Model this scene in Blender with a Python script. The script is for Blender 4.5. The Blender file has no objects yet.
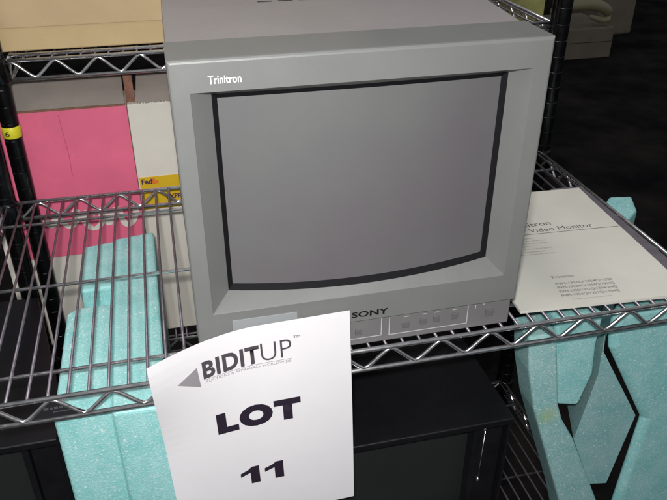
import bpy, bmesh, math, random
from mathutils import Vector, Matrix
random.seed(7)
S = bpy.context.scene
COL = S.collection
PI = math.pi

# ------------------------------------------------------------------ camera, world, lamps, exposure
cd = bpy.data.cameras.new('camera'); cam = bpy.data.objects.new('camera', cd); COL.objects.link(cam)
cam.location = (-0.0042, -0.5910, 0.4895)
cam.rotation_euler = (1.0369, 0.0, -0.23775)
cd.sensor_width = 36.0; cd.lens = 38.91; cd.clip_start = 0.01; cd.clip_end = 100
S.camera = cam

w = bpy.data.worlds.new('World'); S.world = w; w.use_nodes = True
w.node_tree.nodes['Background'].inputs[0].default_value = (0.86, 0.92, 1.0, 1)
w.node_tree.nodes['Background'].inputs[1].default_value = 0.24

def area(name, loc, target, size, power, color, sy=None):
    ld = bpy.data.lights.new(name, 'AREA'); ld.energy = power; ld.color = color
    ld.size = size
    if sy: ld.shape = 'RECTANGLE'; ld.size_y = sy
    o = bpy.data.objects.new(name, ld); COL.objects.link(o)
    o.location = loc
    o.rotation_euler = (Vector(target) - Vector(loc)).to_track_quat('-Z', 'Y').to_euler()
    return o
# the camera's own flash, just above the lens
area('flash', (-0.022, -0.605, 0.548), (-0.06, 0.1, -0.10), 0.045, 8.6, (1.0, 0.985, 0.96), 0.03)
# the room's overhead tube fixture
area('ceiling_tubes', (-0.5, 0.1, 2.3), (0.1, 0.2, 0.0), 1.3, 17.0, (1.0, 0.93, 0.90), 0.5)

S.view_settings.view_transform = 'Standard'; S.view_settings.look = 'None'
S.view_settings.exposure = 0.0; S.view_settings.gamma = 1.0
S.render.engine = 'CYCLES'
S.render.resolution_x = 1024; S.render.resolution_y = 768

# ------------------------------------------------------------------ materials
def mat(name, col, rough=0.5, metal=0.0, var=0.0, vscale=30.0, bump=0.0, bscale=400.0, spec=0.5, coat=0.0, col2=None):
    m = bpy.data.materials.new(name); m.use_nodes = True
    nt = m.node_tree; b = nt.nodes['Principled BSDF']
    b.inputs['Base Color'].default_value = (*col, 1)
    b.inputs['Roughness'].default_value = rough; b.inputs['Metallic'].default_value = metal
    b.inputs['Specular IOR Level'].default_value = spec
    b.inputs['Coat Weight'].default_value = coat; b.inputs['Coat Roughness'].default_value = 0.08
    tc = nt.nodes.new('ShaderNodeTexCoord')
    if var > 0 or col2:
        n = nt.nodes.new('ShaderNodeTexNoise'); n.inputs['Scale'].default_value = vscale
        n.inputs['Detail'].default_value = 6; n.inputs['Roughness'].default_value = 0.62
        nt.links.new(tc.outputs['Object'], n.inputs['Vector'])
        r = nt.nodes.new('ShaderNodeValToRGB')
        r.color_ramp.elements[0].position = 0.36; r.color_ramp.elements[1].position = 0.66
        c2 = col2 or tuple(min(1, c * (1 + var)) for c in col)
        c1 = col if col2 else tuple(c * (1 - var) for c in col)
        r.color_ramp.elements[0].color = (*c1, 1); r.color_ramp.elements[1].color = (*c2, 1)
        nt.links.new(n.outputs['Fac'], r.inputs['Fac']); nt.links.new(r.outputs['Color'], b.inputs['Base Color'])
        mr = nt.nodes.new('ShaderNodeMapRange'); mr.inputs['To Min'].default_value = max(0, rough - 0.06)
        mr.inputs['To Max'].default_value = min(1, rough + 0.09)
        nt.links.new(n.outputs['Fac'], mr.inputs['Value']); nt.links.new(mr.outputs['Result'], b.inputs['Roughness'])
    if bump > 0:
        n2 = nt.nodes.new('ShaderNodeTexNoise'); n2.inputs['Scale'].default_value = bscale; n2.inputs['Detail'].default_value = 3
        nt.links.new(tc.outputs['Object'], n2.inputs['Vector'])
        bp = nt.nodes.new('ShaderNodeBump'); bp.inputs['Strength'].default_value = bump; bp.inputs['Distance'].default_value = 0.001
        nt.links.new(n2.outputs['Fac'], bp.inputs['Height']); nt.links.new(bp.outputs['Normal'], b.inputs['Normal'])
    return m

def foam_mat(name, base, pale, stain=None):
    m = bpy.data.materials.new(name); m.use_nodes = True
    nt = m.node_tree; b = nt.nodes['Principled BSDF']; L = nt.links.new
    tc = nt.nodes.new('ShaderNodeTexCoord')
    big = nt.nodes.new('ShaderNodeTexNoise'); big.inputs['Scale'].default_value = 26; big.inputs['Detail'].default_value = 9; big.inputs['Roughness'].default_value = 0.75
    L(tc.outputs['Object'], big.inputs['Vector'])
    r = nt.nodes.new('ShaderNodeValToRGB')
    r.color_ramp.elements[0].position = 0.35; r.color_ramp.elements[1].position = 0.7
    r.color_ramp.elements[0].color = (*base, 1); r.color_ramp.elements[1].color = (*pale, 1)
    L(big.outputs['Fac'], r.inputs['Fac'])
    # expanded beads: glints off the cell walls are painted in as tiny pale flecks
    vo = nt.nodes.new('ShaderNodeTexVoronoi'); vo.inputs['Scale'].default_value = 420
    L(tc.outputs['Object'], vo.inputs['Vector'])
    no = nt.nodes.new('ShaderNodeTexNoise'); no.inputs['Scale'].default_value = 520; no.inputs['Detail'].default_value = 1.5
    L(tc.outputs['Object'], no.inputs['Vector'])
    rr = nt.nodes.new('ShaderNodeValToRGB'); rr.color_ramp.elements[0].position = 0.56; rr.color_ramp.elements[1].position = 0.72; rr.color_ramp.elements[1].color = (0.62, 0.62, 0.62, 1)
    L(no.outputs['Fac'], rr.inputs['Fac'])
    mx = nt.nodes.new('ShaderNodeMixRGB'); mx.inputs['Color2'].default_value = (0.82, 0.95, 0.94, 1)
    L(rr.outputs['Color'], mx.inputs['Fac']); L(r.outputs['Color'], mx.inputs['Color1'])
    mm = nt.nodes.new('ShaderNodeMapRange'); mm.inputs['From Min'].default_value = 0.0; mm.inputs['From Max'].default_value = 0.8
    mm.inputs['To Min'].default_value = 0.93; mm.inputs['To Max'].default_value = 1.03
    L(vo.outputs['Distance'], mm.inputs['Value'])
    v2 = nt.nodes.new('ShaderNodeTexVoronoi'); v2.inputs['Scale'].default_value = 170
    L(tc.outputs['Object'], v2.inputs['Vector'])
    r2 = nt.nodes.new('ShaderNodeMapRange'); r2.inputs['From Min'].default_value = 0.10; r2.inputs['From Max'].default_value = 0.26
    r2.inputs['To Min'].default_value = 0.75; r2.inputs['To Max'].default_value = 0.0
    L(v2.outputs['Distance'], r2.inputs['Value'])
    pk = nt.nodes.new('ShaderNodeMath'); pk.operation = 'MULTIPLY'
    gt = nt.nodes.new('ShaderNodeMath'); gt.operation = 'GREATER_THAN'; gt.inputs[1].default_value = 0.72
    sp_ = nt.nodes.new('ShaderNodeSeparateColor'); L(v2.outputs['Color'], sp_.inputs['Color']); L(sp_.outputs[0], gt.inputs[0])
    L(r2.outputs['Result'], pk.inputs[0]); L(gt.outputs['Value'], pk.inputs[1])
    mz = nt.nodes.new('ShaderNodeMixRGB'); mz.inputs['Color2'].default_value = (0.92, 0.98, 0.97, 1)  # sparser bead sparkles, also mixed into the base colour
    L(pk.outputs['Value'], mz.inputs['Fac']); L(mx.outputs['Color'], mz.inputs['Color1']); mx = mz
    mu = nt.nodes.new('ShaderNodeMixRGB'); mu.blend_type = 'MULTIPLY'; mu.inputs['Fac'].default_value = 1
    L(mx.outputs['Color'], mu.inputs['Color1']); L(mm.outputs['Result'], mu.inputs['Color2'])
    last = mu.outputs['Color']
    if stain:
        sub = nt.nodes.new('ShaderNodeVectorMath'); sub.operation = 'DISTANCE'; sub.inputs[1].default_value = stain
        L(tc.outputs['Object'], sub.inputs[0])
        ms = nt.nodes.new('ShaderNodeMapRange'); ms.inputs['From Min'].default_value = 0.004; ms.inputs['From Max'].default_value = 0.020
        ms.inputs['To Min'].default_value = 0.55; ms.inputs['To Max'].default_value = 0.0
        L(sub.outputs['Value'], ms.inputs['Value'])
        m3 = nt.nodes.new('ShaderNodeMixRGB'); m3.inputs['Color2'].default_value = (0.42, 0.55, 0.20, 1)
        L(ms.outputs['Result'], m3.inputs['Fac']); L(last, m3.inputs['Color1']); last = m3.outputs['Color']
    L(last, b.inputs['Base Color'])
    b.inputs['Roughness'].default_value = 0.42; b.inputs['Specular IOR Level'].default_value = 0.5
    b.inputs['Subsurface Weight'].default_value = 0.12; b.inputs['Subsurface Radius'].default_value = (0.004, 0.01, 0.01)
    bp = nt.nodes.new('ShaderNodeBump'); bp.inputs['Strength'].default_value = 0.30; bp.inputs['Distance'].default_value = 0.0008
    ad = nt.nodes.new('ShaderNodeMath'); ad.operation = 'ADD'
    L(vo.outputs['Distance'], ad.inputs[0]); L(no.outputs['Fac'], ad.inputs[1])
    L(ad.outputs['Value'], bp.inputs['Height']); L(bp.outputs['Normal'], b.inputs['Normal'])
    return m

M = {}
M['bezel'] = mat('grey_bezel_plastic', (0.185, 0.190, 0.184), 0.42, var=0.035, vscale=14, bump=0.16, bscale=1300)
M['body'] = mat('grey_body_plastic', (0.265, 0.245, 0.24), 0.5, var=0.04, vscale=10, bump=0.22, bscale=1100)
M['panel'] = mat('grey_control_plastic', (0.180, 0.175, 0.176), 0.45, var=0.04, vscale=20, bump=0.12, bscale=1200)
M['button'] = mat('button_plastic', (0.14, 0.135, 0.14), 0.5)
M['gasket'] = mat('screen_mask', (0.008, 0.008, 0.010), 0.75, spec=0.15)
M['phosphor'] = mat('tube_glass', (0.130, 0.117, 0.130), 0.5, vscale=2.4, coat=0.35, col2=(0.146, 0.155, 0.149))  # mauve-to-green tint stands in for room reflections on the glass
M['seam'] = mat('seam_shadow_gap', (0.02, 0.02, 0.022), 0.7)
M['white_ink'] = mat('white_print', (0.80, 0.80, 0.82), 0.5)
M['line_ink'] = mat('pale_panel_print', (0.52, 0.52, 0.53), 0.5)
M['black_ink'] = mat('black_print', (0.012, 0.012, 0.014), 0.4)
M['dark_ink'] = mat('dark_violet_ink', (0.028, 0.020, 0.034), 0.9, spec=0.05)
M['grey_ink'] = mat('grey_ink', (0.085, 0.075, 0.088), 0.9, spec=0.05)
M['pale_ink'] = mat('pale_grey_ink', (0.33, 0.31, 0.33), 0.5)
M['paper'] = mat('white_paper', (0.86, 0.84, 0.865), 0.62, var=0.012, vscale=18, bump=0.05, bscale=500)
M['manual'] = mat('cream_paper', (0.74, 0.725, 0.645), 0.40, var=0.045, vscale=9, bump=0.08, bscale=300)
M['manual_ink'] = mat('manual_print', (0.16, 0.15, 0.14), 0.5)
M['manual_pale'] = mat('manual_fine_print', (0.33, 0.31, 0.27), 0.5)
M['sheet'] = mat('violet_grey_card', (0.15, 0.135, 0.155), 0.5, var=0.15, vscale=40)
M['chrome'] = mat('chrome_wire', (0.72, 0.71, 0.72), 0.24, metal=0.92, var=0.18, vscale=120)
M['wire'] = mat('dull_zinc_wire', (0.24, 0.21, 0.245), 0.38, metal=0.7, var=0.22, vscale=90)
M['post'] = mat('grooved_chrome_post', (0.035, 0.035, 0.038), 0.22, metal=0.9, var=0.3, vscale=60)
M['black'] = mat('black_painted_metal', (0.007, 0.007, 0.009), 0.45, var=0.1, vscale=30, bump=0.15, bscale=700, spec=0.35)
M['black2'] = mat('black_plastic', (0.009, 0.009, 0.011), 0.38, var=0.2, vscale=40)
M['darkglass'] = mat('dark_green_tube_glass', (0.024, 0.028, 0.027), 0.28, var=0.1, vscale=6, coat=0.3)
M['plate_ink'] = mat('worn_plate_print', (0.08, 0.08, 0.085), 0.5)
M['tag'] = mat('black_label_plate', (0.02, 0.02, 0.024), 0.4)
M['tan'] = mat('tan_cardboard', (0.60, 0.45, 0.24), 0.75, var=0.05, vscale=12, bump=0.2, bscale=300)
M['grey_card'] = mat('faded_cardboard', (0.36, 0.315, 0.28), 0.8, var=0.06, vscale=14, bump=0.2, bscale=300)
M['white_card'] = mat('white_cardboard', (0.80, 0.76, 0.68), 0.7, var=0.03, vscale=12, bump=0.12, bscale=300)
M['pink'] = mat('pink_print', (0.88, 0.165, 0.29), 0.5, var=0.09, vscale=7, bump=0.08, bscale=300)
M['brown_edge'] = mat('brown_torn_cardboard', (0.25, 0.12, 0.08), 0.85, var=0.25, vscale=120)
M['yellow'] = mat('yellow_tape', (0.80, 0.72, 0.03), 0.4, var=0.05)
M['label_yellow'] = mat('yellow_label', (0.80, 0.52, 0.02), 0.45)
M['orange'] = mat('orange_ink', (0.85, 0.16, 0.03), 0.5)
M['purple'] = mat('purple_ink', (0.06, 0.02, 0.09), 0.5)
M['foam'] = foam_mat('aqua_foam', (0.25, 0.63, 0.62), (0.43, 0.76, 0.76))
M['foam2'] = foam_mat('aqua_foam_dull', (0.23, 0.50, 0.50), (0.40, 0.60, 0.61))  # greyer and a little darker than the plain aqua foam
M['foam3'] = foam_mat('aqua_foam_stained', (0.24, 0.53, 0.52), (0.41, 0.65, 0.65), (0.437, 0.03, -0.183))
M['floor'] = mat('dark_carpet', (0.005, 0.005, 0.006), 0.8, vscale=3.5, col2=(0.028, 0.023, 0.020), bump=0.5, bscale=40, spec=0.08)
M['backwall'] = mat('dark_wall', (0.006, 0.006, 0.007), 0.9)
M['dim_card'] = mat('dusty_cardboard', (0.20, 0.165, 0.12), 0.8, var=0.1, vscale=6)
M['cream_plastic'] = mat('cream_plastic', (0.30, 0.26, 0.15), 0.5, var=0.1, vscale=8)

# ------------------------------------------------------------------ helpers
def link(name, bm, m, parent=None, smooth=False, bevel=0.0, seg=2):
    me = bpy.data.meshes.new(name)
    bmesh.ops.recalc_face_normals(bm, faces=bm.faces)
    bm.to_mesh(me); bm.free()
    me.materials.append(m)
    o = bpy.data.objects.new(name, me); COL.objects.link(o)
    if smooth:
        for p in me.polygons: p.use_smooth = True
    if bevel:
        md = o.modifiers.new('bevel', 'BEVEL'); md.width = bevel; md.segments = seg
        md.limit_method = 'ANGLE'; md.angle_limit = math.radians(35)
    if parent: o.parent = parent; o.matrix_parent_inverse = Matrix.Translation(-WL[parent.name])
    WL[o.name] = Vector((0, 0, 0))
    return o
WL = {}
def thing(name, loc, label, cat, group=None):
    o = bpy.data.objects.new(name, None); COL.objects.link(o); o.location = loc
    o.empty_display_size = 0.05
    o['label'] = label; o['category'] = cat
    if group: o['group'] = group
    WL[o.name] = Vector(loc)
    return o
def tag(o, label, cat, group=None):
    o['label'] = label; o['category'] = cat
    if group: o['group'] = group
    return o

def box(bm, x0, x1, y0, y1, z0, z1):
    v = [bm.verts.new(p) for p in ((x0,y0,z0),(x1,y0,z0),(x1,y1,z0),(x0,y1,z0),(x0,y0,z1),(x1,y0,z1),(x1,y1,z1),(x0,y1,z1))]
    for f in ((0,3,2,1),(4,5,6,7),(0,1,5,4),(1,2,6,5),(2,3,7,6),(3,0,4,7)): bm.faces.new([v[i] for i in f])
def frame_of(d):
    d = d.normalized(); up = Vector((0, 0, 1)) if abs(d.z) < 0.9 else Vector((1, 0, 0))
    a = d.cross(up).normalized(); return a, d.cross(a).normalized()
def tube(bm, pts, r, n=8, cap=True):
    pts = [Vector(p) for p in pts]; rings = []
    for i, p in enumerate(pts):
        if i == 0: d = pts[1] - p
        elif i == len(pts) - 1: d = p - pts[-2]
        else: d = (pts[i+1] - p).normalized() + (p - pts[i-1]).normalized()
        a, b = frame_of(d)
        rr = r[i] if isinstance(r, (list, tuple)) else r
        rings.append([bm.verts.new(p + rr * (math.cos(2*PI*k/n) * a + math.sin(2*PI*k/n) * b)) for k in range(n)])
    for i in range(len(rings) - 1):
        for k in range(n): bm.faces.new((rings[i][k], rings[i][(k+1) % n], rings[i+1][(k+1) % n], rings[i+1][k]))
    if cap: bm.faces.new(rings[0][::-1]); bm.faces.new(rings[-1])
def lathe(bm, cx, cy, prof, n=20):
    rings = [[bm.verts.new((cx + r*math.cos(2*PI*k/n), cy + r*math.sin(2*PI*k/n), z)) for k in range(n)] for z, r in prof]
    for i in range(len(rings) - 1):
        for k in range(n): bm.faces.new((rings[i][k], rings[i][(k+1) % n], rings[i+1][(k+1) % n], rings[i+1][k]))
    bm.faces.new(rings[0][::-1]); bm.faces.new(rings[-1])
def prism(bm, poly, y0, y1):
    a = [bm.verts.new((x, y0, z)) for x, z in poly]; b = [bm.verts.new((x, y1, z)) for x, z in poly]
    bm.faces.new(a); bm.faces.new(b[::-1]); n = len(poly)
    for i in range(n): bm.faces.new((a[i], b[i], b[(i+1) % n], a[(i+1) % n]))

def text_bm(txt, bold=0.0, spacing=1.0):
    c = bpy.data.curves.new('t', 'FONT'); c.body = txt; c.offset = bold; c.space_character = spacing
    c.resolution_u = 4
    o = bpy.data.objects.new('t', c); COL.objects.link(o)
    bpy.context.view_layer.update()
    me = bpy.data.meshes.new_from_object(o.evaluated_get(bpy.context.evaluated_depsgraph_get()))
    bm = bmesh.new(); bm.from_mesh(me)
    bpy.data.objects.remove(o); bpy.data.curves.remove(c); bpy.data.meshes.remove(me)
    xs = [v.co.x for v in bm.verts]; ys = [v.co.y for v in bm.verts]
    x0, x1, y0, y1 = min(xs), max(xs), min(ys), max(ys)
    for v in bm.verts: v.co = Vector(((v.co.x - x0) / (x1 - x0), (v.co.y - y0) / (y1 - y0), 0))
    return bm
def lettering(txt, place, m, parent, bold=0.0, spacing=1.0, name='lettering', split=0):
    bm = text_bm(txt, bold, spacing)
    if split: bmesh.ops.subdivide_edges(bm, edges=bm.edges, cuts=split)
    for v in bm.verts: v.co = place(v.co.x, v.co.y)
    me = bpy.data.meshes.new(name); bm.to_mesh(me); bm.free(); me.materials.append(m)
    o = bpy.data.objects.new(name, me); COL.objects.link(o)
    if parent: o.parent = parent; o.matrix_parent_inverse = Matrix.Translation(-WL[parent.name])
    WL[o.name] = Vector((0, 0, 0))
    return o
def on_front(x0, z0, wd, ht, y):
    return lambda u, v: Vector((x0 + u*wd, y, z0 + v*ht))

# ------------------------------------------------------------------ setting: floor and far dark wall
def sheet(name, verts, m):
    bm = bmesh.new(); bm.faces.new([bm.verts.new(v) for v in verts]); o = link(name, bm, m); o['kind'] = 'structure'; return o
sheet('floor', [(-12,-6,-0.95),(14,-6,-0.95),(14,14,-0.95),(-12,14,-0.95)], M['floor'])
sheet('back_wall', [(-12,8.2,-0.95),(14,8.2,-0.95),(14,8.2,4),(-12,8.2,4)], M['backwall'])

# ------------------------------------------------------------------ wire shelving
D = 0.0195; X0 = -0.1717
RT, RB = 0.0028, 0.0267      # rail rod radius, truss height
def zigzag(p0, p1, z, period, h, phase, r):
    """points of the bent truss wire between p0 and p1"""
    p0 = Vector(p0); p1 = Vector(p1); L = (p1 - p0).length; d = (p1 - p0) / L
    pts = []; t = 0.0; n = int(L / period * 12)
    for i in range(n + 1):
        s = L * i / n; ph = ((s - phase) / period) % 1.0
        tri = 1 - 4 * ph if ph < 0.5 else -3 + 4 * ph           # +1 at the top bend, -1 at the lower bend
        tri = 0.72*tri + 0.28*math.cos(2*PI*ph)
        q = p0 + d * s; pts.append((q.x, q.y, z - h/2 + tri * (h/2 - 0.0012)))
    return pts
def rail(parent, p0, p1, z, phase=0.0225, h=RB, r=RT):
    bm = bmesh.new()
    a = Vector(p0); b = Vector(p1)
    tube(bm, [(a.x, a.y, z), (b.x, b.y, z)], r, 10)
    tube(bm, [(a.x, a.y, z - h), (b.x, b.y, z - h)], r, 10)
    tube(bm, zigzag((a.x, a.y, 0), (b.x, b.y, 0), z, 0.0587, h, phase, r), 0.0022, 8)
    return link('rail', bm, M['chrome'], parent, smooth=True)
def shelf(parent, xl, xr, yf, yb, z, x_start, rods, wires=True, fine=8, sides=True):
    bm = bmesh.new()
    for y in rods: tube(bm, [(xl, y, z - 0.0038), (xr, y, z - 0.0038)], 0.0022, fine)
    s = link('shelf', bm, M['chrome'], parent, smooth=True)
    bm = bmesh.new(); k = math.ceil((xl - x_start) / D)
    while x_start + k*D < xr - 0.006:
        x = x_start + k*D; j = random.uniform(-0.0004, 0.0004)
        tube(bm, [(x + j, yf, z + 0.0006), (x + j*0.3, (yf+yb)/2, z), (x - j, yb, z + 0.0006)], 0.00165, fine); k += 1
    link('wire_mat', bm, M['wire'], s, smooth=True)
    ph = ((-0.149 - xl) % 0.0587)
    rail(s, (xl, yf, 0), (xr, yf, 0), z, ph); rail(s, (xl, yb, 0), (xr, yb, 0), z, ph)
    if sides:
        rail(s, (xl, yf, 0), (xl, yb, 0), z, 0.03); rail(s, (xr, yf, 0), (xr, yb, 0), z, 0.012)
    return s
def post(parent, x, y, z0, z1):
    bm = bmesh.new(); prof = []; z = z0
    while z < z1:
        prof += [(z, 0.0127), (z + 0.0238, 0.0127), (z + 0.0242, 0.0122), (z + 0.0250, 0.0122)]; z += 0.0254
    lathe(bm, x, y, prof, 24)
    return link('post', bm, M['post'], parent, smooth=False, bevel=0.0004)
def collar(parent, x, y, z):
    bm = bmesh.new(); lathe(bm, x, y, [(z - 0.030, 0.0155), (z - 0.028, 0.0175), (z + 0.001, 0.0150), (z + 0.004, 0.0138)], 24)
    return link('collar', bm, M['post'], parent, smooth=True)

near = thing('wire_rack', (0.18, 0.23, -0.95), 'chrome wire shelving rack whose shelf carries the grey monitor and the cream manual', 'shelving rack')
YB, XR, XL = 0.4582, 0.6178, -0.258
s1 = shelf(near, XL, XR, -0.0010, YB, 0.0, X0, (0.0452, 0.2172, 0.390))
shelf(near, XL - 0.36, XR, 0.0027, YB, -0.52, X0, (0.0452, 0.2172, 0.390), fine=6)
for x in (-0.2510, 0.6225):
    p = post(near, x, YB, -0.95, 0.75 if x > 0 else 0.22)
    for z in (0.0, -0.52): collar(near, x, YB, z)
# black maker's plate on the front rail, between the two rods
bm = bmesh.new()
px0, px1 = -0.181, -0.118
v = [(px0 + 0.008, -0.0235), (px1, -0.0235), (px1 - 0.0285, -0.0045), (px0 + 0.0305, -0.0045)]
prism(bm, v, -0.0022, -0.0002)
pl = link('name_plate', bm, M['tag'], s1)
bm = bmesh.new()
for k, (a, b) in enumerate(((0,5),(6,9),(10,14),(15,19),(20,26))): box(bm, -0.158 + a*0.001, -0.158 + b*0.001 - 0.0004, -0.0026, -0.0021, -0.0130, -0.0106)
box(bm, -0.150, -0.132, -0.0026, -0.0021, -0.0172, -0.0163)
link('marking', bm, M['plate_ink'], s1)

rear = thing('wire_rack', (0.2, 0.72, -0.95), 'chrome wire rack standing behind, holding the tan, pink and white cartons', 'shelving rack')
YR = 0.4900
shelf(rear, -0.212, 0.640, YR, YR + 0.457, 0.204, X0, (YR+0.045, YR+0.217, YR+0.39), fine=6)
shelf(rear, -0.212, 0.640, YR + 0.004, YR + 0.457, -0.318, X0, (YR+0.020, YR+0.217, YR+0.39), fine=6)
for x in (-0.2275, 0.634):
    p = post(rear, x, YR, -0.95, 0.62 if x > 0 else 0.30)
    for z in (0.204, -0.318): collar(rear, x, YR, z)
# second rods of the rear shelf's front edge, clearly seen under the tan carton
bm = bmesh.new()
tube(bm, [(-0.21, YR + 0.012, 0.2085), (0.64, YR + 0.012, 0.2085)], 0.0026, 8)
link('edge_rod', bm, M['chrome'], rear, smooth=True)

tp = bmesh.new(); lathe(tp, -0.2275, YR, [(0.094, 0.0132), (0.0945, 0.0135), (0.1105, 0.0136), (0.111, 0.0132)], 28)
o = link('tape_band', tp, M['yellow'], rear, smooth=True)
lettering('6', lambda u, v: Vector((-0.2315 + (u-0.5)*0.006, YR - 0.01375, 0.0985 + v*0.008)), M['black_ink'], rear)

# ------------------------------------------------------------------ the grey monitor
W, H, HS = 0.346, 0.3249, 0.0377
mon = thing('video_monitor', (0.173, 0.20, 0.003), 'large grey tube video monitor with blank grey screen standing on the wire shelf', 'monitor')
NB, NS = 20, 8
def ring(fn):
    """perimeter samples: bottom (left to right), right side, top, left side; fn(u,v) with u,v in 0..1"""
    out = []
    for i in range(NB): out.append(fn(i/NB, 0))
    for i in range(NS): out.append(fn(1, i/NS))
    for i in range(NB): out.append(fn(1 - i/NB, 1))
    for i in range(NS): out.append(fn(0, 1 - i/NS))
    return out
def rect(x0, x1, z0, z1, y): return ring(lambda u, v: (x0 + (x1-x0)*u, y, z0 + (z1-z0)*v))
def bulge(u): return 4*u*(1-u)
AX0, AX1, AZ0, AZ1 = 0.0355, 0.3140, 0.0850, 0.2885
def aperture(dy, inset=0.0, sag=0.013, zs=0.0045):
    def f(u, v):
        x = AX0 + inset + (AX1-AX0-2*inset)*u
        z = AZ0 + inset*1.0 + (AZ1-AZ0-2*inset)*v
        z += (-zs if v == 0 else 0.0035 if v == 1 else 0)*bulge(u)
        y = 0.0215 - sag*bulge(u) + dy
        return (x, y, z)
    return ring(f)
def rings_mesh(rs):
    bm = bmesh.new(); V = [[bm.verts.new(p) for p in r] for r in rs]
    n = len(rs[0])
    for a, b in zip(V, V[1:]):
        for k in range(n): bm.faces.new((a[k], a[(k+1) % n], b[(k+1) % n], b[k]))
    return bm
rs = [rect(0.0008, W-0.0008, HS, H, 0.062), rect(0, W, HS, H, 0.004), rect(0.0004, W-0.0004, HS+0.0004, H-0.0004, 0.0018),
      rect(0.0016, W-0.0016, HS+0.0012, H-0.0016, 0.0004), rect(0.003, W-0.003, HS+0.002, H-0.003, 0.0),
      rect(0.0168, 0.3275, 0.0722, 0.2972, 0.0), rect(0.0172, 0.3271, 0.0727, 0.2968, 0.0006), aperture(0.0)]
bez = link('bezel', rings_mesh(rs), M['bezel'], mon)
# black mask, then the curved glass
bm = rings_mesh([aperture(0.0001), aperture(0.0010, 0.0012), aperture(0.0045, 0.0058, zs=0.0030)])
link('screen_mask', bm, M['gasket'], mon)
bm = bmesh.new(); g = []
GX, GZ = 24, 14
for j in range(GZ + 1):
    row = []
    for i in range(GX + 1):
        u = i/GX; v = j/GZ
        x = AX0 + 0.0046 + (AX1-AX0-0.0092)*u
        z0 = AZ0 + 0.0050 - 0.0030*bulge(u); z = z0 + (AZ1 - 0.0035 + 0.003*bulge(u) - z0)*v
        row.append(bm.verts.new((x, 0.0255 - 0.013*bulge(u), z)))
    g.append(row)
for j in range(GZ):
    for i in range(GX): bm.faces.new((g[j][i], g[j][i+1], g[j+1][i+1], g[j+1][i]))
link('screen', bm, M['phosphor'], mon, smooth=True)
# control panel under the bezel
bm = bmesh.new(); box(bm, 0.003, 0.3425, 0.0045, 0.060, 0.0045, 0.0362)
panel = link('control_panel', bm, M['panel'], mon, bevel=0.0012)
bm = bmesh.new(); box(bm, 0.002, 0.3435, 0.0075, 0.058, 0.0355, 0.0385)
link('seam', bm, M['seam'], mon)
def fr(bm, x0, x1, z0, z1, y=0.00435, t=0.0009):
    box(bm, x0, x1, y, y+0.0003, z0, z0+t)
    box(bm, x0, x0+t, y, y+0.0003, z0+t, z1); box(bm, x1-t, x1, y, y+0.0003, z0+t, z1)
bm = bmesh.new(); fr(bm, 0.2015, 0.2925, 0.0115, 0.0350); fr(bm, 0.060, 0.1935, 0.0125, 0.0350)
for x in (0.222, 0.2415, 0.256, 0.277): box(bm, x-0.003, x+0.002, 0.00435, 0.0046, 0.0325, 0.0333)
box(bm, 0.3005, 0.3013, 0.00435, 0.0046, 0.0300, 0.0350); box(bm, 0.310, 0.3112, 0.00435, 0.0046, 0.0335, 0.0348)
link('marking', bm, M['line_ink'], panel)
for x, z, s in ((0.1675, 0.022, 0.0072), (0.2205, 0.0225, 0.0078), (0.2405, 0.0240, 0.0074), (0.2555, 0.0245, 0.0074), (0.2765, 0.0250, 0.0078), (0.3175, 0.0230, 0.0088),
                (0.150, 0.022, 0.0072), (0.128, 0.022, 0.0072), (0.106, 0.022, 0.0072), (0.084, 0.022, 0.0072)):
    bm = bmesh.new(); box(bm, x-s/2, x+s/2, 0.0018 if s > 0.008 else 0.0028, 0.006, z-s/2, z+s/2)
    link('button', bm, M['button'], panel, bevel=0.0006)
lettering('Trinitron', on_front(0.0325, 0.3040, 0.0275, 0.0072, -0.00025), M['white_ink'], bez, bold=0.012)
o = lettering('SONY', on_front(0.1585, 0.0443, 0.0400, 0.0074, -0.0004), M['black_ink'], bez, bold=0.03, spacing=1.05)
bm = bmesh.new(); box(bm, 0.035, 0.101, -0.0006, 0.0002, 0.0500, 0.0625); link('door_plate', bm, mat('pale_door_plate', (0.30, 0.315, 0.325), 0.4), bez, bevel=0.0003)
# cabinet behind the bezel
bm = bmesh.new()
def cs(x0, x1, z0, z1, y): return [bm.verts.new(p) for p in ((x0,y,z0),(x1,y,z0),(x1,y,z1),(x0,y,z1))]
secs = [cs(0.0012, W-0.0012, 0.0045, H-0.0010, 0.060), cs(0.0016, W-0.0020, 0.0045, H-0.0006, 0.064), cs(0.003, W-0.006, 0.0045, H+0.0075, 0.16),
        cs(0.006, W-0.012, 0.0045, H+0.012, 0.26), cs(0.040, W-0.045, 0.012, H-0.030, 0.33), cs(0.055, W-0.060, 0.020, H-0.05, 0.415)]
for a, b in zip(secs, secs[1:]):
    for k in range(4): bm.faces.new((a[k], a[(k+1)%4], b[(k+1)%4], b[k]))
bm.faces.new(secs[0]); bm.faces.new(secs[-1])
cab = link('cabinet', bm, M['body'], mon, bevel=0.003)
bm = bmesh.new()          # a faint scuff on the lid and bezel rim
for x, y, l, a in ((0.21,0.13,0.018,-0.3),):
    z = H - 0.0006 + (y-0.064)/0.096*0.0081 + 0.00012; c_, s_ = math.cos(a), math.sin(a)
    bm.faces.new([bm.verts.new((x + u*c_ - v*s_, y + u*s_ + v*c_, z + (u*s_ + v*c_)*0.084)) for u, v in ((0,0),(l,0),(l,0.0004),(0,0.0005))])
link('scuff', bm, mat('pale_scuff', (0.36, 0.34, 0.33), 0.7), cab)
bm = bmesh.new()
for r_ in range(5):
    for k in range(7):
        x = 0.10 + k*0.0215; y = 0.168 + r_*0.017
        z = H + 0.0075 + (y-0.16)/0.1*0.0045
        box(bm, x, x+0.015, y, y+0.0035, z-0.002, z+0.0004)
link('vent_slots', bm, M['seam'], cab)
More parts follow.
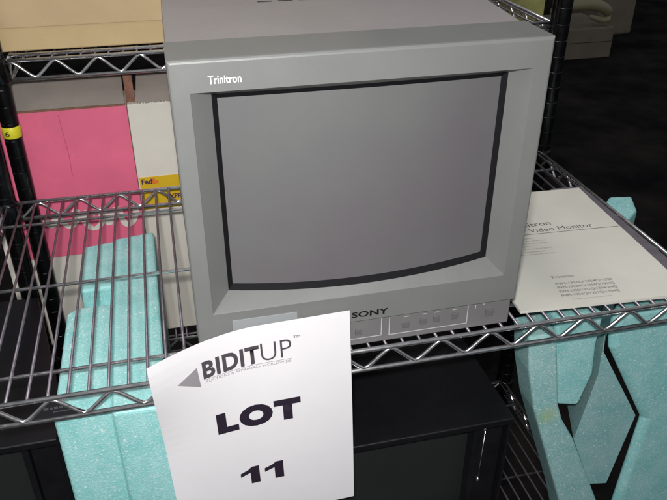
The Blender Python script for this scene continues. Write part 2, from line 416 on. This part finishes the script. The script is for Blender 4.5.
for x in (0.03, 0.30):
    for y in (0.05, 0.24):
        bm = bmesh.new(); lathe(bm, x, y, [(0.0018, 0.009), (0.0050, 0.010)], 20); link('foot', bm, M['black2'], mon)

# ------------------------------------------------------------------ cream manual lying on the shelf
man = thing('instruction_manual', (0.47, 0.16, 0.002), 'cream instruction manual titled Video Monitor lying on the shelf right of the monitor', 'manual')
ang = math.radians(-3.7); mo = Vector((0.3655, 0.0185, 0.0022))
def mp(s, t, h): return mo + Vector((s*math.cos(ang) - t*math.sin(ang), s*math.sin(ang) + t*math.cos(ang), h))
bm = bmesh.new(); MW, ML = 0.216, 0.293
def wave(s, t): return 0.0034 + 0.0016*max(0, 1 - t/0.03)*0.0 + 0.0006*math.sin(s*30)*math.sin(t*22) + 0.0012*(s/MW)**3
nx, ny = 18, 24
tp = [[bm.verts.new(mp(MW*i/nx, ML*j/ny, wave(MW*i/nx, ML*j/ny))) for i in range(nx+1)] for j in range(ny+1)]
bt = [[bm.verts.new(mp(MW*i/nx, ML*j/ny, 0.0)) for i in range(nx+1)] for j in range(ny+1)]
for j in range(ny):
    for i in range(nx):
        bm.faces.new((tp[j][i], tp[j][i+1], tp[j+1][i+1], tp[j+1][i])); bm.faces.new((bt[j][i], bt[j+1][i], bt[j+1][i+1], bt[j][i+1]))
for i in range(nx):
    bm.faces.new((bt[0][i], bt[0][i+1], tp[0][i+1], tp[0][i])); bm.faces.new((bt[ny][i+1], bt[ny][i], tp[ny][i], tp[ny][i+1]))
for j in range(ny):
    bm.faces.new((bt[j+1][0], bt[j][0], tp[j][0], tp[j+1][0])); bm.faces.new((bt[j][nx], bt[j+1][nx], tp[j+1][nx], tp[j][nx]))
cov = link('cover', bm, M['manual'], man, smooth=False)
def on_man(s0, t0, wd, ht): return lambda u, v: mp(s0+u*wd, t0+v*ht, wave(s0+u*wd, t0+v*ht) + 0.00035)
lettering('Trinitron', on_man(0.060, 0.1895, 0.064, 0.0105), M['manual_ink'], cov)
lettering('Color Video Monitor', on_man(0.045, 0.1735, 0.134, 0.0100), M['manual_ink'], cov)
def bar(s0, t0, wd, ht, m):
    bm = bmesh.new(); n = 8
    for i in range(n):
        a, b = s0 + wd*i/n, s0 + wd*(i+1)/n
        bm.faces.new([bm.verts.new(mp(s, t, wave(s, t) + 0.00035)) for s, t in ((a,t0),(b,t0),(b,t0+ht),(a,t0+ht))])
    link('rule', bm, m, cov)
bar(0.020, 0.1680, 0.194, 0.0010, M['manual_ink'])
for i, tx in enumerate(('Operating Instructions', 'Before operating the unit, please read this manual', 'thoroughly and retain it for future reference.', 'Mode d emploi', 'Avant la mise en service de cet appareil', 'Manual de instrucciones', 'Antes de la puesta en servicio')):
    lettering(tx, on_man(0.036, 0.1560 - i*0.0068, min(0.062, 0.0016*len(tx)+0.012), 0.0036), M['manual_pale'], cov)
lettering('Trinitron', on_man(0.064, 0.0580, 0.030, 0.0050), M['manual_pale'], cov, bold=0.01)
for i, tx in enumerate(('PVM-1351Q/1354Q/1350', 'PVM-1353MD/1354Q/1954Q', 'PVM-1350/1351Q/1354Q/4Q', 'PVM-1954Q/1351Q/1354Q')):
    lettering(tx, on_man(0.064 - i*0.0012, 0.0430 - i*0.0083, 0.074, 0.0052), M['manual_ink'], cov)
lettering('© 1990 by Sony Corporation', on_man(0.070, 0.0105, 0.050, 0.0028), M['manual_pale'], cov)

bm = bmesh.new()
def sp(x, y): return (x, y)
pts = [(0.560, -0.002+0.010), (0.6075, 0.010), (0.6125, 0.309), (0.560, 0.312)]
a = [bm.verts.new((x, y, 0.0018)) for x, y in pts]; b = [bm.verts.new((x, y, 0.0003+0.0022-0.0003)) for x, y in pts]
bm.faces.new(b)
for i in range(4): bm.faces.new((a[i], a[(i+1)%4], b[(i+1)%4], b[i]))
tag(link('card_sheet', bm, M['sheet'], None), 'dull violet grey card strip peeking out under the right edge of the cream manual', 'card')

# ------------------------------------------------------------------ LOT 11 paper leaning on the front rail
def curl(x, t): # distance towards the viewer; the top left corner bows out most
    k = max(0.0, (0.060 - x) / 0.112); return 0.039 * k**1.8 * (0.25 + 0.75*math.exp(-(t/0.09)**2))
TRX, TRZ, PW, PH = 0.1540, 0.0610, 0.2045, 0.277
TH = 0.030
def pp(s, t, h=0.0):
    """s across from the left edge, t down from the top edge, h off the page towards the viewer"""
    x = TRX + (s - PW) + t*TH
    z = TRZ + (s - PW)*TH - t
    y = -0.0085 - curl(x - t*TH, t) - 0.0025*math.sin(t*9) - h
    return Vector((x, y, z))
sign = thing('paper_sign', tuple(pp(PW/2, PH)), 'white paper sheet reading LOT 11 with a curled left edge, leaning on the shelf front', 'paper sign')
bm = bmesh.new(); nx, ny = 110, 24
f = [[bm.verts.new(pp(PW*i/nx, PH*j/ny)) for i in range(nx+1)] for j in range(ny+1)]
for j in range(ny):
    for i in range(nx): bm.faces.new((f[j][i], f[j+1][i], f[j+1][i+1], f[j][i+1]))
pg = link('sheet', bm, M['paper'], sign)
sd = pg.modifiers.new('solid', 'SOLIDIFY'); sd.thickness = 0.00022; sd.offset = -1
def on_paper(x0, z0, wd, ht):
    """x0,z0: lower-left corner at the page plane (world x, z); text runs along the page's own tilt"""
    t0 = TRZ - z0; s0 = x0 - TRX + PW
    for _ in range(6):
        t0 = TRZ + (s0 - PW)*TH - z0; s0 = x0 - TRX + PW - t0*TH
    return lambda u, v: pp(s0 + u*wd, t0 - v*ht, 0.0006)
lettering('BIDIT', on_paper(0.0005, 0.0105, 0.0585, 0.0225), M['grey_ink'], pg, bold=0.036, split=1, spacing=1.08)
lettering('UP', on_paper(0.0605, 0.0135, 0.0320, 0.0225), M['grey_ink'], pg, bold=-0.012, split=1)
lettering('TM', on_paper(0.0945, 0.0370, 0.0070, 0.0030), M['grey_ink'], pg)
lettering('AUCTIONS & APPRAISALS WORLDWIDE', on_paper(0.0020, 0.0048, 0.0895, 0.0032), M['pale_ink'], pg, split=1)
bm = bmesh.new()
q = on_paper(0, 0, 1, 1)
tri = [on_paper(-0.0255, 0.0165, 0.001, 0.001)(0, 0), on_paper(-0.0030, 0.0020, 0.001, 0.001)(0, 0), on_paper(-0.0050, 0.0290, 0.001, 0.001)(0, 0)]
bm.faces.new([bm.verts.new(p) for p in tri]); bmesh.ops.subdivide_edges(bm, edges=bm.edges, cuts=3)
link('emblem', bm, M['pale_ink'], pg)
bm = bmesh.new()
for i in range(12):
    fpl = on_paper(0.0015, 0.0090, 0.0905, 0.0006)
    bm.faces.new([bm.verts.new(fpl(u, v)) for u, v in ((i/12,0),((i+1)/12,0),((i+1)/12,1),(i/12,1))])
link('rule', bm, M['pale_ink'], pg)
lettering('LOT', on_paper(0.0090, -0.0735, 0.0915, 0.0300), M['dark_ink'], pg, bold=0.075, split=1, spacing=1.25)
# the two slanted-flag ones of the bold wide face
for x0 in (0.0290, 0.0565):
    fp = on_paper(x0, -0.1595 + (x0-0.029)*0.04, 0.0215, 0.0265)
    bm = bmesh.new()
    bm.faces.new([bm.verts.new(fp(u, v)) for u, v in ((0.52,0),(1.0,0),(1.0,1),(0.62,1),(0.42,0.86),(0.0,0.72),(0.0,0.50),(0.52,0.66))])
    link('lettering', bm, M['dark_ink'], pg)

# ------------------------------------------------------------------ cartons in the rear rack
def carton(name, x0, x1, y0, y1, z0, z1, m, label):
    t = thing(name, ((x0+x1)/2, (y0+y1)/2, z0), label, 'carton')
    bm = bmesh.new(); box(bm, x0, x1, y0, y1, z0, z1)
    b = link('carton_body', bm, m, t, bevel=0.002)
    return t, b
tan, tb = carton('cardboard_box', -0.45, 0.30, 0.507, 0.86, 0.212, 0.50, M['tan'], 'tan cardboard box on the upper wire shelf behind the monitor')
bm = bmesh.new(); box(bm, -0.448, 0.298, 0.5060, 0.509, 0.2445, 0.498); link('flap', bm, mat('tan_flap', (0.60, 0.44, 0.25), 0.75, var=0.06, vscale=9, bump=0.15, bscale=250), tan, bevel=0.001)

pk, pb = carton('cardboard_box', -0.262, -0.0625, 0.518, 0.59, -0.311, 0.119, M['white_card'], 'white carton with a bright pink printed front, behind the left of the shelf')
bm = bmesh.new(); box(bm, -0.2605, -0.0625, 0.5165, 0.519, -0.132, 0.1190); link('pink_print', bm, M['pink'], pk, bevel=0.0008)
bm = bmesh.new()
# white brush-script along the foot of the pink print
def script(bm, pts, r): 
    P = []
    n = len(pts)
    for i in range(n - 1):
        p0 = Vector(pts[max(0, i-1)]); p1 = Vector(pts[i]); p2 = Vector(pts[i+1]); p3 = Vector(pts[min(n-1, i+2)])
        for k in range(6):
            t = k/6
            P.append(0.5*((2*p1) + (p2-p0)*t + (2*p0-5*p1+4*p2-p3)*t*t + (3*p1-p0-3*p2+p3)*t**3))
    P.append(Vector(pts[-1]))
    L = [];
    for i, p in enumerate(P):
        d = (P[min(i+1, len(P)-1)] - P[max(i-1, 0)]).normalized(); nrm = Vector((-d.y, d.x))
        rr = r*(0.7 + 0.5*abs(d.y)); L.append((p + nrm*rr, p - nrm*rr))
    for i, ((a, b), (c, d)) in enumerate(zip(L, L[1:])):
        bm.faces.new([bm.verts.new((q.x, 0.5160 - 1.5e-5*i - (1.5e-5 if k > 1 else 0), q.y - 0.008)) for k, q in enumerate((a, b, d, c))])
script(bm, [(-0.215,-0.052),(-0.206,-0.066),(-0.196,-0.048),(-0.188,-0.062),(-0.178,-0.070),(-0.168,-0.060),(-0.163,-0.046),(-0.170,-0.040)], 0.0042)
script(bm, [(-0.140,-0.050),(-0.150,-0.046),(-0.155,-0.062),(-0.144,-0.078),(-0.130,-0.070),(-0.127,-0.054),(-0.136,-0.046),(-0.142,-0.052)], 0.0042)
script(bm, [(-0.122,-0.040),(-0.118,-0.072),(-0.110,-0.052),(-0.100,-0.046),(-0.096,-0.066),(-0.088,-0.078),(-0.076,-0.066),(-0.070,-0.040)], 0.0042)
link('lettering', bm, M['white_card'], pb)
bm = bmesh.new()
for (x0, z0, x1, z1) in ((-0.163, 0.112, -0.159, 0.045), (-0.159, 0.045, -0.160, 0.010), (-0.152, 0.040, -0.143, 0.043)):
    dx = 0.0006
    bm.faces.new([bm.verts.new((x, 0.5163, z)) for x, z in ((x0-dx, z0), (x0+dx, z0+0.0008), (x1+dx, z1+0.0008), (x1-dx, z1))])
link('crease', bm, mat('pink_crease', (0.62, 0.10, 0.21), 0.6), pb)
# open flaps leaning back under the upper shelf
bm = bmesh.new()
a = [bm.verts.new(p) for p in ((-0.262,0.519,0.119),(-0.0645,0.519,0.119),(-0.0665,0.575,0.148),(-0.258,0.575,0.148))]
b = [bm.verts.new(v.co + Vector((0,-0.0015,0.003))) for v in a]
bm.faces.new(a); bm.faces.new(b[::-1])
for i in range(4): bm.faces.new((a[i], b[i], b[(i+1)%4], a[(i+1)%4]))
link('flap', bm, M['grey_card'], pk)
bm = bmesh.new(); box(bm, -0.2615, -0.0635, 0.5160, 0.5195, 0.1185, 0.1215); link('torn_edge', bm, M['brown_edge'], pk)

wc, wb = carton('cardboard_box', -0.0618, 0.20, 0.518, 0.59, -0.311, 0.119, M['white_card'], 'plain white carton bearing a yellow courier label, partly hidden behind the monitor')
bm = bmesh.new()
a = [bm.verts.new(p) for p in ((-0.048,0.519,0.119),(0.198,0.519,0.119),(0.198,0.572,0.150),(-0.043,0.572,0.150))]
b = [bm.verts.new(v.co + Vector((0,-0.0015,0.003))) for v in a]
bm.faces.new(a); bm.faces.new(b[::-1])
for i in range(4): bm.faces.new((a[i], b[i], b[(i+1)%4], a[(i+1)%4]))
link('flap', bm, M['grey_card'], wc)
bm = bmesh.new(); box(bm, -0.062, -0.049, 0.530, 0.534, 0.118, 0.163); link('torn_edge', bm, M['brown_edge'], wc)
bm = bmesh.new()
for k in range(16):
    x = -0.058 + k*0.0045 + random.uniform(-0.001, 0.001); q = random.uniform(0.0012, 0.003)
    box(bm, x, x+q, 0.5165, 0.5175+q, 0.1175, 0.1188 + random.uniform(0.0005, 0.0022))
link('frayed_edge', bm, M['white_card'], wc)
bm = bmesh.new(); box(bm, -0.0595, 0.040, 0.5172, 0.519, -0.062, -0.004); lab = link('label', bm, M['label_yellow'], wc)
lettering('Fed', lambda u, v: Vector((-0.0565 + u*0.0165, 0.5168, -0.0165 + v*0.0095)), M['purple'], lab, bold=0.03)
lettering('Ex', lambda u, v: Vector((-0.0395 + u*0.0105, 0.5168, -0.0165 + v*0.0095)), M['orange'], lab, bold=0.03)
lettering('EXPRESS', lambda u, v: Vector((-0.020 + u*0.040, 0.5168, -0.046 + v*0.0085)), M['purple'], lab, bold=0.03)

bm = bmesh.new(); box(bm, -0.2835, -0.2765, 0.500, 0.5035, -0.311, -0.055)
tag(link('cardboard_strip', bm, M['white_card'], None, bevel=0.0006), 'narrow pale cardboard strip standing upright beside the black posts at far left', 'cardboard strip')
carton('cardboard_box', 0.50, 0.875, 0.965, 1.25, 0.003, 0.42, mat('olive_carton', (0.30, 0.29, 0.10), 0.8, var=0.35, vscale=14), 'olive yellow carton glimpsed past the right rear corner of the grey monitor')
bm = bmesh.new(); box(bm, 0.42, 0.872, 0.965, 1.32, -0.95, 0.0)
tag(link('equipment_cabinet', bm, M['black2'], None, bevel=0.004), 'black cabinet under the olive yellow carton behind the racks', 'cabinet')

# ------------------------------------------------------------------ aqua packing foam
def foam(name, poly, y0, y1, label, m='foam', extra=None, bev=0.004):
    t = bmesh.new(); prism(t, poly, y0, y1)
    if extra: extra(t)
    o = link(name, t, M[m], None, bevel=bev, seg=3)
    tag(o, label, 'packing foam', 'aqua packing foam pieces'); return o
# tall channel-shaped block on the left: plan outline extruded upwards
def plan_prism(bm, plan, z0, z1):
    a = [bm.verts.new((x, y, z0)) for x, y in plan]; b = [bm.verts.new((x, y, z1)) for x, y in plan]
    bm.faces.new(a[::-1]); bm.faces.new(b); n = len(plan)
    for i in range(n): bm.faces.new((a[i], a[(i+1)%n], b[(i+1)%n], b[i]))
bm = bmesh.new()
plan_prism(bm, [(-0.0975,0.0085),(-0.040,0.0060),(-0.044,0.398),(-0.1015,0.388)], -0.515, -0.040)
plan_prism(bm, [(-0.157,0.017),(-0.0975,0.019),(-0.0975,0.222),(-0.141,0.222),(-0.157,0.213)], -0.5145, -0.0435)
plan_prism(bm, [(-0.1405,0.215),(-0.0980,0.216),(-0.0985,0.380),(-0.1455,0.370)], -0.514, -0.0720)
plan_prism(bm, [(-0.1435,0.258),(-0.0982,0.262),(-0.0988,0.387),(-0.1470,0.378)], -0.513, -0.0425)
tag(link('foam_block', bm, M['foam'], None, bevel=0.0045, seg=3), 'tall pale aqua foam block standing under the left of the shelf, beside the paper sign', 'packing foam', 'aqua packing foam pieces')

foam('foam_block', [(0.390,-0.046),(0.398,-0.100),(0.415,-0.168),(0.484,-0.359),(0.532,-0.515),(0.610,-0.515),(0.549,-0.377),(0.486,-0.239),(0.462,-0.198),(0.451,-0.169),(0.4300,-0.060),(0.430,-0.046)],
     0.03, 0.075, 'slanting aqua foam bar with a faint yellow stain, right of the black monitor', 'foam3')
def loft(bm, layers):
    """layers: [(y, [(x, z), ...]), ...] from the back to the front"""
    V = [[bm.verts.new((x, y, z)) for x, z in P] for y, P in layers]; n = len(V[0])
    bm.faces.new(V[0][::-1]); bm.faces.new(V[-1])
    for a, b in zip(V, V[1:]):
        for k in range(n): bm.faces.new((a[k], a[(k+1)%n], b[(k+1)%n], b[k]))
def shrunk(P, cx, cz, f): return [(cx + (x-cx)*f, cz + (z-cz)*f) for x, z in P]
def foam_loft(layers, m, label):
    bm = bmesh.new(); loft(bm, layers)
    tag(link('foam_block', bm, M[m], None, bevel=0.0055, seg=4), label, 'packing foam', 'aqua packing foam pieces')
PBk = [(0.434,-0.036),(0.5005,-0.036),(0.500,-0.089),(0.505,-0.138),(0.493,-0.193),(0.457,-0.182),(0.440,-0.12)]
foam_loft([(0.115, [(x*0.55+0.435*0.45, -0.036+(z+0.036)*0.55) for x, z in PBk]), (0.0455, PBk)], 'foam', 'short aqua foam block tucked behind the slanting foam bar')
PC = [(0.5075,-0.064),(0.512,-0.102),(0.590,-0.231),(0.572,-0.364),(0.543,-0.358),(0.4975,-0.256),(0.5125,-0.142)]
foam_loft([(0.120, shrunk(PC, 0.543, -0.25, 0.35)), (0.046, PC)], 'foam2', 'pointed aqua foam slab between the slanting foam bar and the largest right foam block')
PA = [(0.5075,-0.036),(0.5085,-0.070),(0.5125,-0.092),(0.5930,-0.231),(0.5825,-0.515),(0.80,-0.515),(0.80,-0.036)]
PB = [(0.5155,-0.037),(0.5165,-0.068),(0.5205,-0.089),(0.6025,-0.230),(0.5920,-0.515),(0.80,-0.515),(0.80,-0.037)]
PZ = [(0.60,-0.036),(0.60,-0.070),(0.63,-0.088),(0.700,-0.231),(0.69,-0.515),(0.80,-0.515),(0.80,-0.036)]
foam_loft([(0.125, PZ), (0.044, PA), (0.034, PB)], 'foam', 'largest aqua foam block, filling the lower right corner of the view')
bm = bmesh.new(); plan_prism(bm, [(0.655,0.235),(0.680,0.255),(0.700,0.300),(0.664,0.306),(0.632,0.275),(0.630,0.215)], -0.30, -0.020)
tag(link('foam_block', bm, M['foam'], None, bevel=0.004), 'small aqua foam end poking up outside the right side rail of the shelf', 'packing foam', 'aqua packing foam pieces')

# ------------------------------------------------------------------ black monitors on the lower shelf
def plan_prism(bm, plan, z0, z1):
    a = [bm.verts.new((x, y, z0)) for x, y in plan]; b = [bm.verts.new((x, y, z1)) for x, y in plan]
    bm.faces.new(a[::-1]); bm.faces.new(b); n = len(plan)
    for i in range(n): bm.faces.new((a[i], a[(i+1)%n], b[(i+1)%n], b[i]))
def black_monitor(x0, x1, yf, z1, z0, yb, label, taper=0.0, grip=True):
    t = thing('video_monitor', ((x0+x1)/2, (yf+yb)/2, z0), label, 'monitor')
    bm = bmesh.new(); ym = yf + 0.075
    plan_prism(bm, [(x0,yf),(x1,yf),(x1,ym),(x1-taper,yb),(x0+taper,yb),(x0,ym)], z1-0.0105, z1)
    box(bm, x0, x0+0.004, yf+0.012, ym, z0, z1-0.0105); box(bm, x1-0.004, x1, yf+0.006, ym, z0, z1-0.0105)
    plan_prism(bm, [(x0+0.004,ym),(x1-0.004,ym),(x1-0.004-taper,yb-0.002),(x0+0.004+taper,yb-0.002)], z0, z1-0.0105)
    link('housing', bm, M['black'], t, bevel=0.0028, seg=3)
    ax0, ax1, az0, az1 = x0+0.040, x1-0.047, z0+0.06, z1-0.0125
    bm = bmesh.new()
    box(bm, x0+0.0045, ax0, yf+0.014, yf+0.06, z0, z1-0.011); box(bm, ax1, ax1+0.008, yf+0.012, yf+0.06, z0, z1-0.011)
    box(bm, ax1+0.009, x1-0.0045, yf+0.017, yf+0.06, z0, z1-0.011)
    box(bm, ax0, ax1, yf+0.013, yf+0.06, z0, az0)
    link('bezel', bm, M['black2'], t, bevel=0.0015)
    bm = bmesh.new(); g = []
    for i in range(17):
        u = i/16; x = ax0 + (ax1-ax0)*u; y = yf + 0.030 - 0.010*bulge(u)
        g.append((bm.verts.new((x, y, az0)), bm.verts.new((x, y, az1))))
    for a, b in zip(g, g[1:]): bm.faces.new((a[0], b[0], b[1], a[1]))
    link('screen', bm, M['darkglass'], t, smooth=True)
    if grip:
        bm = bmesh.new(); xg = ax1 + 0.0125; zt = z1 - 0.020
        tube(bm, [(xg, yf+0.018, zt), (xg, yf+0.009, zt-0.003), (xg+0.0005, yf+0.009, zt-0.090), (xg, yf+0.018, zt-0.093)], 0.0009, 8)
        lathe(bm, xg, yf+0.010, [(zt-0.004, 0.0014), (zt, 0.0022), (zt+0.002, 0.0016)], 10)
        lathe(bm, xg, yf+0.010, [(zt-0.095, 0.0016), (zt-0.092, 0.0022), (zt-0.088, 0.0014)], 10)
        link('handle', bm, M['chrome'], t, smooth=True)
    return t
black_monitor(0.030, 0.377, 0.010, -0.155, -0.513, 0.40, 'black tube monitor with dark green screen on the lower shelf, under the grey monitor')
black_monitor(-0.53, -0.182, 0.110, -0.157, -0.513, 0.44, 'black monitor on the lower shelf at far left, beside the tall foam block', taper=0.055, grip=False)

# ------------------------------------------------------------------ far background, dim
fb = thing('cardboard_box', (2.86, 4.15, -0.95), 'dim brownish carton on the dark floor far behind at upper right', 'carton')
bm = bmesh.new(); box(bm, 2.55, 3.13, 3.95, 4.40, -0.95, -0.735); link('carton_body', bm, M['dim_card'], fb, bevel=0.008)
bm = bmesh.new(); box(bm, 2.56, 3.12, 3.9485, 3.952, -0.835, -0.832); link('seam', bm, M['backwall'], fb)
bm = bmesh.new()
px = [(548,18),(558,15),(568,12),(580,11),(591,12),(600,16),(606,22),(606,27),(600,29),(592,26),(583,22)]
pts = [(2.80 + (x-568)*0.0080, 4.02 - 0.004*i, -0.700 + (29-y)*0.0066) for i, (x, y) in enumerate(px)]
tube(bm, pts, [0.022,0.035,0.042,0.044,0.043,0.04,0.035,0.03,0.026,0.022,0.012], 14)
cu = link('curved_cushion', bm, M['cream_plastic'], None, smooth=True)
sb = cu.modifiers.new('sub', 'SUBSURF'); sb.levels = 1; sb.render_levels = 1
tag(cu, 'pale curved plastic piece lying on top of the dim far carton', 'plastic part')
bm = bmesh.new(); box(bm, 3.34, 3.66, 4.5, 4.9, -0.95, 0.0)
tag(link('storage_cabinet', bm, M['dim_card'], None, bevel=0.02), 'tall brown cabinet barely visible in the dark beyond the far carton', 'cabinet')
